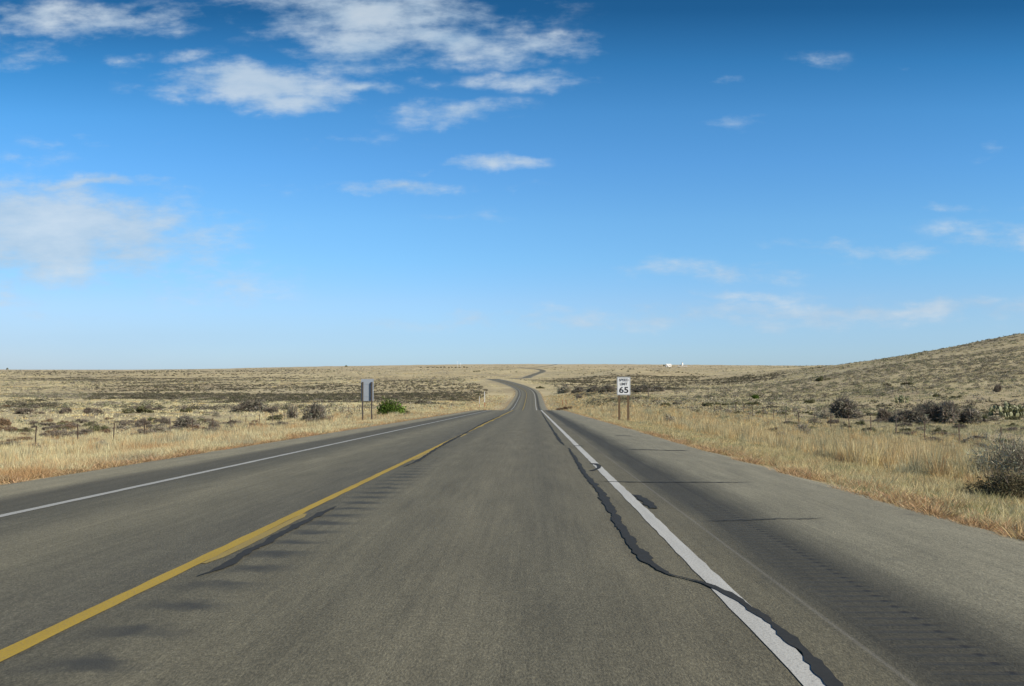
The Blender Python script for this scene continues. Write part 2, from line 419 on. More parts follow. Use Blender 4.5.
while d0 < 900:
    n = max(3, int(3.05 / .25)); ys = np.linspace(d0, d0 + 3.05, n)
    strip('centre_line_dash', np.stack([np.full(n, .048), np.full(n, .135) + RNG.normal(0, .006, n) - .04 * (np.arange(n) % (n - 1) == 0), ys], -1), M['yellow_paint_old'], .004)
    d0 += 12.2 if d0 < 60 else 24.4

def onroad(px, py):
    d = H / ((py - 401.0) / F); return (px - 532) / F * d + 2.59, d
def seal(px_pts, lift=.008, jag=.6):
    """crack sealant poured along a wandering crack, ragged where it soaked in; px_pts = (px, py, half width in metres)"""
    P_ = [(*onroad(a, b_), w) for a, b_, w in px_pts]
    P_.sort(key=lambda q: q[1])
    ys = np.array([q[1] for q in P_]); n = max(8, int((ys[-1] - ys[0]) / .07)); n = min(n, 700)
    Y = np.linspace(ys[0], ys[-1], n); c = np.interp(Y, ys, [q[0] for q in P_]); w = np.interp(Y, ys, [q[2] for q in P_])
    r = lambda s: np.convolve(RNG.normal(0, 1, n + 8), np.hanning(9) / 4.5, 'valid')[:n] * s
    ja, jb = RNG.normal(0, .007, n), RNG.normal(0, .007, n); ja += r(.010); jb += r(.010)
    wob = np.convolve(RNG.normal(0, 1, n + 24), np.hanning(25) / 12, 'valid')[:n] * .02
    return strip('crack_sealant', np.stack([c + wob - .75 * w * (1 + r(jag)) + ja * np.minimum(1, w / .03), c + wob + .75 * w * (1 + r(jag)) + jb * np.minimum(1, w / .03), Y], -1), M['seal'], lift)
seal([(541, 411, .04), (544.5, 417.5, .05), (559.5, 440, .055), (564, 445, .03)])
seal([(569, 448, .03), (573, 455, .045), (579.5, 465, .055), (587, 476, .05), (604.5, 497.5, .07), (612, 513, .06), (622, 530, .065), (634, 546, .07), (647, 560, .055), (660, 569, .04), (672, 574, .03), (690, 578, .025), (707, 582.5, .03), (724, 590, .035), (737, 597, .04), (752, 608, .04), (767, 620, .042), (785, 635, .045), (802, 650, .05), (820, 668, .045), (840, 690, .045), (858, 712, .04)])
seal([(197, 577, .01), (214, 571, .04), (243, 556, .05), (278, 537, .055), (308, 520.5, .06), (324, 512, .05), (335, 507, .015)])
seal([(404, 467, .01), (418, 461, .06), (436, 449, .05), (452, 440, .07), (470, 430.5, .05), (484, 423, .09), (500, 416, .08)])
def blob(pts, lift=.008):
    """closed outline on the road surface"""
    V = []
    for a, b_ in pts:
        la_, d = onroad(a, b_); V.append((float(xroad(d)) + la_, d, float(zroad(d)) + lift))
    V = [tuple(V[i][q] * (1 - f_) + V[(i + 1) % len(V)][q] * f_ + (RNG.normal(0, .012) if q < 2 else 0) for q in range(3)) for i in range(len(V)) for f_ in (0, .25, .5, .75)]; pts = V[:]
    V = [(sum(v[0] for v in V) / len(V), sum(v[1] for v in V) / len(V), sum(v[2] for v in V) / len(V))] + V
    n = len(pts)
    me = mesh_np('crack_sealant', np.array(V), np.array([[0, 1 + i, 1 + (i + 1) % n] for i in range(n)]), M['seal'])
    return link('crack_sealant', me, road)
def trans(pts, w):
    """thin sealed crack running across the shoulder"""
    A = [onroad(*p) for p in pts]; A.sort()
    la_ = np.linspace(A[0][0], A[-1][0], 40); d = np.interp(la_, [a[0] for a in A], [a[1] for a in A]) + RNG.normal(0, .008, 40) + np.cumsum(RNG.normal(0, .012, 40)) * min(1, A[0][1] / 12)
    ww = w / 2 * np.minimum(1, np.minimum(np.arange(40), 39 - np.arange(40)) / 5 + .1) * RNG.uniform(.6, 1.3, 40)
    x = xroad(d) + la_; z = zroad(d) + .008; n = 40
    V = np.concatenate([np.stack([x, d - ww, z], -1), np.stack([x, d + ww, z], -1)]); i = np.arange(n - 1)
    link('crack_sealant', mesh_np('crack_sealant', V, np.stack([i, i + 1, i + n + 1, i + n], -1), M['seal']), road)
trans([(594, 481), (660, 482), (752, 481.5)], .06)
trans([(625, 449), (655, 449.8), (690, 450.5)], .12)
trans([(702, 520), (760, 518), (818, 516)], .032)
trans([(614, 435), (632, 436)], .15)
trans([(573, 445.5), (583, 446)], .18)
blob([(634, 494), (640, 495), (647, 499), (655, 506), (656, 508), (650, 507.5), (643, 503), (637, 498)])
for q in ([(589, 463), (597, 463.2), (601, 465.5), (600, 468), (594, 470.5), (588, 470.6), (594, 469), (597, 467), (596, 465), (593, 464)],):
    V = [onroad(*p) for p in q]; V3 = np.array([(float(xroad(d)) + l_, d, float(zroad(d)) + .008) for l_, d in V])
    link('crack_sealant', mesh_np('crack_sealant', V3, np.array([[0, 1, 8, 9], [1, 2, 7, 8], [2, 3, 6, 7], [3, 4, 5, 6]]), M['seal']), road)

# ------------------------------------------------------------------ grass (stuff)
def jit(base, n, v=.14, hue=.05):
    base = np.asarray(base, float); k = RNG.normal(1, v, (n, 1)); h = RNG.normal(1, hue, (n, 3))
    return np.clip(base * np.clip(k, .5, 1.6) * h, .01, .9)
def blades(pos, hgt, wid, nb, spread, lean, col, seg2=False):
    """pos (n,3), hgt/wid/spread (n,), col (n,3): nb blades in each tuft"""
    n = len(pos); 
    ang = RNG.uniform(0, 2 * math.pi, (n, nb)); r = np.sqrt(RNG.uniform(0, 1, (n, nb))) * spread[:, None]
    root = np.repeat(pos[:, None, :], nb, 1).copy(); root[..., 0] += r * np.cos(ang); root[..., 1] += r * np.sin(ang); root[..., 2] -= .03
    h = hgt[:, None] * RNG.uniform(.45, 1.1, (n, nb))
    la_ = lean * (.35 + RNG.uniform(0, 1, (n, nb))) * h
    a2 = ang + RNG.normal(0, .6, (n, nb))
    top = root.copy(); top[..., 0] += la_ * np.cos(a2); top[..., 1] += la_ * np.sin(a2); top[..., 2] += h
    fa = RNG.uniform(0, math.pi, (n, nb)); w = wid[:, None] * RNG.uniform(.6, 1.3, (n, nb)) / 2
    dx, dy = w * np.cos(fa), w * np.sin(fa)
    A = root.copy(); A[..., 0] -= dx; A[..., 1] -= dy
    B = root.copy(); B[..., 0] += dx; B[..., 1] += dy
    C_ = np.clip(col[:, None, :] * RNG.normal(1, .1, (n, nb, 1)), .01, .9)
    if not seg2:
        V = np.stack([A, B, top], 2).reshape(-1, 3); N = n * nb
        return V, np.arange(N * 3).reshape(-1, 3), np.repeat(C_.reshape(-1, 3), 3, 0)
    mid = root * .45 + top * .55; mid[..., 2] += h * .10
    Cc = mid.copy(); Cc[..., 0] += dx * .8; Cc[..., 1] += dy * .8
    D = mid.copy(); D[..., 0] -= dx * .8; D[..., 1] -= dy * .8
    V = np.stack([A, B, Cc, D, top], 2).reshape(-1, 3); N = n * nb; o = np.arange(N)[:, None] * 5
    T = np.concatenate([o + [0, 1, 2], o + [0, 2, 3], o + [3, 2, 4]]); return V, T, np.repeat(C_.reshape(-1, 3), 5, 0)
class Grass:
    def __init__(s): s.V = []; s.F = []; s.C = []; s.n = 0
    def add(s, V, F_, C_): s.V.append(V); s.F.append(F_ + s.n); s.C.append(C_); s.n += len(V)
    def obj(s, name, mat, label, cat):
        o = link(name, mesh_np(name, np.concatenate(s.V), np.concatenate(s.F), mat, np.concatenate(s.C)))
        return tag(o, label, cat, kind='stuff')
def vn(x, y, s, seed=0):
    """cheap smooth noise about 0..1"""
    r = np.random.default_rng(seed); o = 0
    for k in range(7):
        a = r.uniform(0, 6.28); f = r.uniform(.6, 1.9) / s * 6.28; o = o + np.sin(f * (x * math.cos(a) + y * math.sin(a)) + r.uniform(0, 6.28) + 1.3 * np.sin(f * .6 * (y * math.cos(a) - x * math.sin(a)) + k))
    return .5 + o / 7 * .9
def scatter(n, y0, y1, x0f, x1f, power=1.0):
    y = y0 + (y1 - y0) * RNG.uniform(0, 1, n) ** power
    x0, x1 = x0f(y), x1f(y); x = x0 + (x1 - x0) * RNG.uniform(0, 1, n); ok = x1 > x0
    return x[ok], y[ok]
def place(x, y): return np.stack([x, y, zter(x, y)], -1)
def wedge(y, m=.70, pad=6): return m * np.maximum(y, 0) + pad

pale, gold, rust, grn, greyg = (.74, .63, .36), (.68, .52, .26), (.52, .33, .17), (.38, .36, .18), (.50, .45, .29)
# pavement fringe: low curled rusty mat
gr = Grass()
for side in (-1, 1):
    for (y0, y1, n, sc) in ((3, 35, 5200, 1), (35, 120, 4200, 1.6), (120, 500, 1800, 3)):
        y = RNG.uniform(y0, y1, n); o = np.abs(RNG.normal(.02, .42 if side > 0 else .7, n)) - .10
        lat = RE + o if side > 0 else LE - o
        keep = vn(lat * 2, y, 2.4, 3) + RNG.uniform(-.2, .2, n) > .5; y, lat = y[keep], lat[keep]; n = len(y)
        x = xroad(y) + lat; p = place(x, y); p[:, 2] = np.maximum(p[:, 2], zroad(y) - .10)
        mixc = RNG.uniform(0, 1, (n, 1)); col = jit((.44, .28, .15), n) * mixc + jit((.56, .40, .24), n) * (1 - mixc)
        hh = RNG.uniform(.05, .15, n) * (.6 + .9 * vn(x, y, 1.7, 8))
        gr.add(*blades(p, hh * (1 if y0 < 120 else 1.3), np.full(n, .008 * sc + .004), 14, np.full(n, .10 * sc ** .6), 1.5, col, y0 < 30))
gr.obj('fringe_grass', M['grass'], 'low rusty brown dead grass creeping over both pavement edges', 'grass')
# short verge grass then tall bunch grass
gs, gt = Grass(), Grass()
def verge(side, y0, y1, n, l0, l1, hf, nb, wid, colf, G_, seg2, spread=.10, lean=.5, keepf=None):
    y = RNG.uniform(y0, y1, n); l = RNG.uniform(l0, l1, n)
    if keepf is not None: kk = keepf(l, y); y, l = y[kk], l[kk]
    x = xroad(y) + (RE + l if side > 0 else LE - l)
    inn = np.abs(x) < wedge(y, .9, 12); x, y, l = x[inn], y[inn], l[inn]; n = len(x)
    if not n: return
    G_.add(*blades(place(x, y), hf(n, l, x, y), np.full(n, wid), nb, np.full(n, spread), lean, colf(n, x, y, l), seg2))
def mixcol(n, x, y, l, cols, s=3.0, seed=4):
    v = np.clip((vn(x, y, s, seed) - .5) * 1.7 + .5 + RNG.normal(0, .16, n), 0, .999) * (len(cols) - 1); i = v.astype(int); f = (v - i)[:, None]
    c = np.array(cols); return (c[i] * (1 - f) + c[np.minimum(i + 1, len(cols) - 1)] * f) * np.clip(RNG.normal(1, .12, (n, 1)), .6, 1.4)
cm_short = lambda n, x, y, l: mixcol(n, x, y, l, [grn, (.42, .37, .24), greyg, pale, gold, (.46, .34, .2)], 2.2)
cm_tall = lambda n, x, y, l: mixcol(n, x, y, l, [(.40, .37, .25), pale, rust, gold, (.72, .62, .38), (.50, .34, .20), greyg], 6, 9)
cm_left = lambda n, x, y, l: mixcol(n, x, y, l, [rust, (.74, .65, .40), greyg, (.76, .67, .42), pale, (.56, .36, .20), (.45, .41, .28)], 6, 12)
clump = lambda s, th: (lambda l, y: vn(l * 1.6, y, s, 21) + RNG.uniform(-.2, .2, len(l)) > th)
for (y0, y1, n, w, nb) in ((6, 30, 9000, .011, 12), (30, 70, 11000, .022, 10), (70, 150, 9000, .05, 8)):
    verge(1, y0, y1, n, .2, 6.5, lambda n, l, x, y: RNG.uniform(.06, .17, n) * (1 + .5 * vn(x, y, 2, 2)), nb, w, cm_short, gs, False, .13, .8)
    verge(-1, y0, y1, n, .3, 4.5, lambda n, l, x, y: RNG.uniform(.08, .22, n) * (1 + .5 * vn(x, y, 2, 2)), nb, w, cm_left, gs, False, .13, .7)
fall = lambda a, b_: (lambda l, y: (vn(l * 1.6, y, 3.4, 21) + RNG.uniform(-.2, .2, len(l)) > .48) & (RNG.uniform(0, 1, len(l)) > (l - a) / (b_ - a)))
hT = lambda n, l, x, y: RNG.uniform(.42, .72, n) * np.clip(.15 + 1.35 * vn(x, y, 3.2, 31), .35, 1.5) * np.clip(l / 5, .55, 1) * np.clip(1.6 - l / 22, .6, 1)
for (y0, y1, n, w, nb, s2) in ((8, 30, 10000, .010, 24, True), (30, 60, 15000, .018, 18, False), (60, 130, 24000, .035, 12, False), (130, 420, 24000, .12, 8, False)):
    verge(1, y0, y1, n, 3.8 if y1 < 130 else .6, 28 if y1 < 200 else 40, hT, nb, w, cm_tall, gt, s2, .13, .32, fall(10, 30 if y1 < 200 else 44))
    verge(-1, y0, y1, n, 2.0, 30 if y1 < 200 else 44, lambda n, l, x, y: hT(n, l, x, y) * .72, nb, w, cm_left, gt, s2, .13, .34, fall(7, 32 if y1 < 200 else 48))
gs.obj('verge_grass', M['grass'], 'short thin mown grass on the gravelly verges beside the pavement', 'grass')
gt.obj('tall_grass', M['grass'], 'tall golden bunch grass standing in bands along both verges', 'grass')
# ------------------------------------------------------------------ shrubs
def leaf_cloud(n, rx, ry, rz, size, col, lobes=5, z0=.12, fill=.5, seed=0, elong=1.0, vary=.22, spread=.8, big=1.0):
    r = np.random.default_rng(seed)
    L = []
    for _ in range(lobes):
        q, qa = spread * r.uniform(0, 1) ** .8, r.uniform(0, 6.28); L.append((q * math.cos(qa) * rx, q * math.sin(qa) * ry, (r.uniform(.3, .66) - q * .38) * rz, big * r.uniform(.18, .44)))
    pick = r.integers(0, lobes, n); Lp = np.array(L)[pick]
    d = r.normal(0, 1, (n, 3)); d /= np.linalg.norm(d, axis=1)[:, None]
    rad = (fill + (1 - fill) * r.uniform(0, 1, n) ** .5) * Lp[:, 3] * r.uniform(.7, 1.12, n)
    P_ = np.stack([Lp[:, 0] + d[:, 0] * rad * rx, Lp[:, 1] + d[:, 1] * rad * ry, Lp[:, 2] + d[:, 2] * rad * rz * .9], -1)
    P_[:, 2] = np.abs(P_[:, 2] - z0 * rz) + z0 * rz * .3
    t1 = r.normal(0, 1, (n, 3)) + d * (1.2 if elong > 1.5 else 0) ; t1 /= np.linalg.norm(t1, axis=1)[:, None]
    t2 = np.cross(t1, r.normal(0, 1, (n, 3))); t2 /= np.linalg.norm(t2, axis=1)[:, None]
    s = size * r.uniform(.6, 1.4, n)[:, None]
    V = np.stack([P_ - t2 * s * .5, P_ + t2 * s * .5, P_ + t1 * s * elong * 1.1], 1).reshape(-1, 3)
    lc = r.uniform(1 - vary, 1 + vary, lobes)[pick][:, None]
    c = np.asarray(col)[None] * lc * r.normal(1, .18, (n, 1)) * r.normal(1, .05, (n, 3))
    return V, np.arange(3 * n).reshape(-1, 3), np.repeat(np.clip(c, .005, .8), 3, 0)
def branches(rx, ry, rz, n, rad, seed):
    r = random.Random(seed); mb = MB()
    for i in range(n):
        a = r.uniform(0, 6.28); k = r.uniform(.25, .95); el = r.uniform(.5, 1.0)
        e = Vector((math.cos(a) * rx * k * .9, math.sin(a) * ry * k * .9, rz * el * .85)); s0 = Vector((r.uniform(-.08, .08) * rx, r.uniform(-.08, .08) * ry, -.05))
        mid = s0.lerp(e, .5) + Vector((r.uniform(-.1, .1) * rx, r.uniform(-.1, .1) * ry, r.uniform(0, .12) * rz))
        mb.tube([s0, mid, e], [rad, rad * .6, rad * .2], 5)
        for _ in range(3):
            e2 = mid + Vector((r.uniform(-.4, .4) * rx, r.uniform(-.4, .4) * ry, r.uniform(.1, .45) * rz)); mb.tube([mid, e2], [rad * .45, rad * .12], 4)
    return mb.mesh('branches', M['bark'], True)
CG, CO, CS, CN, CB = (.22, .19, .15), (.16, .16, .085), (.34, .31, .23), (.12, .19, .04), (.27, .19, .12)
PROTO = {'bare': [], 'olive': [], 'sage': [], 'green': [], 'brown': []}
def proto(kind, n, rx, ry, rz, size, col, seed, elong, lobes=6, nb=10, rad=.03, vary=.22, spread=.8, big=1.0):
    V, F_, C_ = leaf_cloud(n, rx, ry, rz, size, col, lobes, .1, .35, seed, elong, vary, spread, big)
    PROTO[kind].append((mesh_np(kind + '_foliage', V, F_, M['leaf'], C_), branches(rx, ry, rz, nb, rad, seed)))
for s in range(6): proto('bare', 1700, 1, .8, 1, .042, CG, 100 + s, 5.0, 6 + s, 16)
for s in range(5): proto('olive', 1900, 1, .8, 1, .07, CO, 120 + s, 1.5, 8)
for s in range(4): proto('sage', 1300, 1, .8, 1, .045, CS, 140 + s, 4.5, 7)
for s in range(2): proto('brown', 2200, 1, .9, 1, .05, CB, 170 + s, 3.0, 6)
PROTO['fine'] = []; PROTO['dense'] = []
proto('fine', 6500, 1, .9, 1, .012, (.44, .42, .31), 190, 8.0, 18, 26, .009, .2, .8, 1.3)
proto('dense', 12000, 1, .9, 1, .028, (.17, .15, .09), 191, 2.2, 14, 20, .02, .22, .7, 1.3)
proto('green', 5000, 1, .9, 1, .065, CN, 160, 1.3, 12, 10, .03, .3, .55, 1.35)
PROTO['thick'] = []
for s in range(3): proto('thick', 4200, 1, .9, 1, .045, (.24, .22, .175), 200 + s, 4.5, 11, 16, .03, .25, .78, 1.1)
def tall_w(h): return h
def place_shrub(kind, x, y, w, h, label, group=None, detail=True, name='shrub', cat='shrub'):
    """w full width, h height, in metres (prototypes are about 1 m in half width and 1 m high)"""
    fm, bm = random.choice(PROTO[kind]); rz = random.uniform(0, 6.28); z = Z(x, y)
    sc = (w / 1.65, w / 1.65, h / .92)
    if detail:
        e = empty(name, (x, y, z - .03), rz, label, cat, group)
        for nm, me in (('foliage', fm), ('branches', bm)):
            o = bpy.data.objects.new(nm, me); COL.objects.link(o); o.parent = e; o.scale = sc
    else:
        e = bpy.data.objects.new(name, fm); COL.objects.link(e); e.location = (x, y, z - .03); e.rotation_euler[2] = rz; e.scale = sc
        tag(e, label, cat, group)
    return e
taken = []
def shrub_at(kind, px, py, wpx, hpx, label, group=None, cat='shrub', name='shrub'):
    x, y, z = gp(px, py); w, h = wpx * y / F, hpx * y / F
    taken.append((x, y, max(w, 1))); return place_shrub(kind, x, y, w, h, label, group, True, name, cat)
shrub_at('green', 391, 415.5, 28, 21, 'bright green leafy bush just right of the grey back of the road sign', name='green_bush', cat='bush')
shrub_at('olive', 408, 415.5, 9, 7, 'small pale olive bush touching the right side of the bright green bush')
shrub_at('thick', 315, 421, 20, 19, 'dark twiggy bush standing alone close left of the two post sign')
shrub_at('bare', 326, 422, 14, 9, 'low grey spreading bush at the foot of the dark twiggy bush by the sign')
shrub_at('sage', 294, 419, 15, 18, 'thin open grey shrub with bare stems left of the dark twiggy bush')
shrub_at('olive', 277, 421, 17, 9, 'low olive shrub in pale grass, left of the thin open grey shrub')
shrub_at('thick', 249, 412, 32, 14, 'large dark rounded bush on the pale ledge of the left plain')
shrub_at('bare', 272, 413, 14, 8, 'small grey bush right beside the large dark rounded bush on the ledge')
shrub_at('olive', 139, 413, 30, 9, 'wide flat dark bush on the pale ledge, widest in its row')
shrub_at('olive', 185, 412, 14, 7, 'small dark bush between the wide flat bush and the large rounded bush')
shrub_at('bare', 92, 413.5, 18, 8, 'grey brown bush next left of the wide flat dark bush on the ledge')
shrub_at('bare', 66, 413.5, 16, 8, 'dark bush in the row on the ledge, second left of the wide flat bush')
shrub_at('bare', 26, 414, 26, 8, 'long low dark bush at the far left end of the row on the ledge')
shrub_at('brown', 3, 427, 15, 12, 'reddish brown bush cut by the left edge of the photo')
shrub_at('olive', 98, 432, 20, 13, 'dark green bush in grass in front of the row on the ledge, far left')
shrub_at('bare', 143, 427, 14, 11, 'upright grey shrub alone in the grass below the wide flat dark bush')
shrub_at('bare', 166, 425, 11, 10, 'thin grey shrub close left of the wide grey double bush')
shrub_at('thick', 187, 429, 30, 14, 'wide grey brown double bush in the grass behind the rusty bunch grass')
shrub_at('bare', 215, 430, 15, 12, 'smaller dark grey bush just right of the wide grey double bush')
shrub_at('sage', 160, 433, 24, 9, 'pale grey low shrub in front of the wide grey double bush')
shrub_at('sage', 120, 430, 18, 7, 'faint grey low shrub right of the dark green bush, far left grass')
# right side
shrub_at('thick', 846, 418, 38, 21, 'dark grey rounded bush behind the fence, separate from the long thicket')
shrub_at('sage', 826, 419, 20, 10, 'pale grey low bush left of the dark rounded bush behind the fence')
shrub_at('bare', 884, 421, 22, 14, 'grey open bush between the dark rounded bush and the long thicket')
shrub_at('thick', 908, 423, 30, 16, 'dark bush forming the left end of the long thicket behind the fence')
shrub_at('thick', 928, 423, 32, 22, 'tall dark bush in the middle of the long thicket behind the fence')
shrub_at('thick', 947, 424, 34, 23, 'tallest, widest dark bush of the long thicket, and broadest crown')
shrub_at('thick', 968, 424, 26, 17, 'dark bush forming the right end of the long thicket behind the fence')
shrub_at('dense', 1014, 500, 72, 34, 'low dark shrub on the right verge nearest to the pavement', name='low_shrub')
shrub_at('fine', 1022, 489, 86, 66, 'tall feathery grey shrub rising behind the nearest low dark shrub', name='feathery_shrub')
shrub_at('sage', 803, 437, 26, 17, 'purplish grey shrub in front of the fence, left of the dark rounded bush')
shrub_at('sage', 668, 425, 18, 11, 'grey shrub in the golden grass right of the speed limit sign')
shrub_at('green', 755, 399, 9, 6, 'small round bright green bush on the plain, greenest right of the road')
shrub_at('olive', 822, 381, 14, 6, 'wide olive bush low on the slope of the hill')
shrub_at('olive', 908, 385, 13, 5, 'dark lens shaped bush halfway up the hillside')
shrub_at('bare', 998, 392, 9, 10, 'slender bare shrub standing up on the hillside near the right edge')
shrub_at('olive', 887, 386, 9, 4, 'small dark bush left of the lens shaped one on the hillside')
for q, (a, b_, w_, h_, lb) in enumerate([(579, 393, 13, 7, 'dark bush at the left end of the creek line beyond the crest'), (594, 392, 16, 6, 'dark bush second from the left in the creek line beyond the crest'),
        (607, 392.5, 17, 8, 'large dark bush in the creek line just left of the speed limit panel'), (643, 392, 18, 8, 'large dark bush in the creek line just right of the speed limit panel'), (659, 391.5, 15, 6, 'low dark bush at the right end of the creek line beyond the crest')]):
    shrub_at('thick', a, b_, w_, h_, lb)
shrub_at('bare', 579, 399, 9, 5, 'small grey bush in pale grass below the creek line')
shrub_at('sage', 565, 393, 20, 9, 'hazy purplish shrub patch beside the road bend beyond the crest')
shrub_at('brown', 566, 410, 15, 5, 'low rusty shrub on the right verge at the crest of the road')
shrub_at('olive', 540, 388.5, 8, 3, 'small dark bush on the inside of the far road bend')

# generic shrubs: the 240 that show largest are things, the rest is scrub
cand = []
PATCH = []   # (x, y, rx, ry, extra density): thickets seen in the photograph
def patch(px0, px1, py0, py1, k):
    a = gp((px0 + px1) / 2, py0); c_ = gp((px0 + px1) / 2, py1); d0_, d1_ = c_[1], a[1]
    PATCH.append((((px0 + px1) / 2 - 512) / F - .022, d0_, d1_, (px1 - px0) / 2 / F, k))
for a in [(105, 250, 386, 398, 8), (240, 420, 386, 401, 8), (400, 495, 387, 401, 7), (560, 640, 401, 408, 2), (0, 60, 403, 409, 2.5), (110, 330, 407, 411, 2.5), (20, 250, 424, 436, 2), (60, 200, 378, 386, 1.5), (0, 340, 371, 381, 2.2), (560, 690, 380.5, 384.5, 6), (690, 780, 378, 384, 3), (560, 680, 386, 394, 3),
          (572, 694, 369.5, 380, 4.5), (640, 780, 400, 420, 1.5), (360, 470, 380, 388, 1.6), (700, 830, 384, 396, 1.0), (800, 1024, 402, 425, 1.4), (860, 1024, 340, 400, .8), (0, 110, 388, 398, 1.6)]: patch(*a)
def thicket(x, y):
    u = x / y; d = 0
    for uc, d0_, d1_, hw, kk in PATCH:
        rag = .35 * (vn(x, y * .5, 45, 5) - .5)
        e = np.clip(1.25 + rag - np.abs((u - uc) / hw), 0, .5) * 2 * np.clip(1.3 + rag * 2 - np.abs((np.log(y) - math.log(max(d0_ * d1_, 1)) / 2) / (max(math.log(d1_ / d0_), .05) / 2)), 0, .5) * 2
        d = d + kk * e
    return d
def dens(x, y):
    u = x / y; d = .12 + 1.7 * np.clip(vn(x, y * .5, 60, 77) - .45, 0, 1) + 1.2 * np.clip(vn(x, y * .4, 300, 78) - .5, 0, 1) + .35 * (u > .27) + .22 * (y < 220)
    d = d + thicket(x, y)
    return d
tot = []
for (y0, y1, n, s0, s1) in ((28, 160, 6400, .4, 1.5), (160, 450, 32000, .6, 2.2), (450, 1100, 52000, .9, 2.6), (1100, 3600, 42000, 1.6, 4.5)):
    x, y = scatter(n, y0, y1, lambda y: -wedge(y, .86, 10), lambda y: wedge(y, .86, 10), .6)
    kk = RNG.uniform(0, 2.6 if y0 < 900 else 2.0, len(x)) < dens(x, y); lat = x - xroad(y); mg = 7.5 + y * .015
    kk &= (lat > RE + mg) | (lat < LE - mg); x, y = x[kk], y[kk]
    w = RNG.uniform(s0, s1, len(x)); tot.append(np.stack([x, y, w, w * RNG.uniform(.25, .52, len(x))], -1))
tot = np.concatenate(tot)
for tx, ty, tw in taken:
    tot = tot[~((np.abs(tot[:, 0] - tx) < tw * .7 + .5) & (np.abs(tot[:, 1] - ty) < max(tw * 1.2, ty * .05)))]
ln, ly, lz = tot[:, 0], tot[:, 1], zter(tot[:, 0], tot[:, 1])
# apparent size, only where the frame shows it
pxs = 512 + F * np.tan(np.arctan(ln / ly) + YAW); app = np.where((pxs > -5) & (pxs < 1029), tot[:, 2] / ly, 0)
order = np.argsort(-app)
NI = 250
inds, rest = order[:NI], order[NI:]
kinds_l = ['bare', 'bare', 'olive', 'sage', 'brown', 'bare']; kinds_r = ['bare', 'olive', 'olive', 'sage', 'bare', 'olive']
adj = {'bare': 'leafless grey brown', 'olive': 'dark olive', 'sage': 'pale grey', 'brown': 'rusty brown'}
for i in inds:
    x, y, w, h = tot[i]; side = x > xroad(y); kd = random.choice(kinds_r if side else kinds_l)
    if side: where = 'on the hill slope right of the road' if x / y > .27 and y > 110 else 'on the flat ground right of the road'
    else: where = 'among the near grass left of the road' if y < 130 else 'further out on the left plain'
    lb = f'small {adj[kd]} shrub {where}'
    place_shrub(kd, x, y, w, h, lb, f'{adj[kd]} shrubs {where}', app[i] * F > 12)
# remaining scrub as one mass of small leafy clumps
def scrub(idx):
    Vs, Fs, Cs, off = [], [], [], 0
    pal = np.array([(.23, .21, .17), (.21, .19, .15), (.17, .175, .11), CS, (.19, .19, .12), (.16, .145, .105)]) * 1.12
    for lo_, hi_, nl in ((0, 450, 46), (450, 1100, 20), (1100, 9000, 9)):
        q = idx[(tot[idx, 1] >= lo_) & (tot[idx, 1] < hi_)]; n = len(q)
        if not n: continue
        c0 = tot[q]; z = zter(c0[:, 0], c0[:, 1]); w, h = c0[:, 2:3], c0[:, 3:4]
        a = RNG.uniform(0, 6.28, (n, nl)); r = np.sqrt(RNG.uniform(0, 1, (n, nl))) * w / 2; zz = RNG.uniform(.0, 1, (n, nl)) * h * np.sqrt(np.clip(1 - (r / (w / 2)) ** 2, .08, 1))
        P_ = np.stack([c0[:, 0:1] + r * np.cos(a), c0[:, 1:2] + r * np.sin(a), z[:, None] + zz], -1)
        s = (w[..., None] * (.16 if nl > 30 else .26 if nl > 12 else .42)) * RNG.uniform(.6, 1.3, (n, nl, 1))
        t1 = RNG.normal(0, 1, (n, nl, 3)); t1 /= np.linalg.norm(t1, axis=2)[..., None]; t2 = np.cross(t1, RNG.normal(0, 1, (n, nl, 3))); t2 /= np.linalg.norm(t2, axis=2)[..., None]
        t1[..., 2] *= .6; t2[..., 2] *= .6
        V = np.stack([P_ - t1 * s * .6, P_ + t1 * s * .6, P_ + t2 * s], 2).reshape(-1, 3)
        c = pal[RNG.integers(0, len(pal), n)][:, None, :] * RNG.normal(1, .2, (n, nl, 1)); c = np.clip(c, .01, .6)
        c = c * np.where(thicket(c0[:, 0], c0[:, 1]) > 1.6, .55, 1.08)[:, None, None]   # the thickets are a darker brush
        Vs.append(V); Fs.append(np.arange(len(V)).reshape(-1, 3) + off); Cs.append(np.repeat(c.reshape(-1, 3), 3, 0)); off += len(V)
    o = link('scrub', mesh_np('scrub', np.concatenate(Vs), np.concatenate(Fs), M['leaf'], np.concatenate(Cs)))
    tag(o, 'countless small dark shrubs scattered over the far plain and hillside', 'scrub', kind='stuff')
scrub(rest)

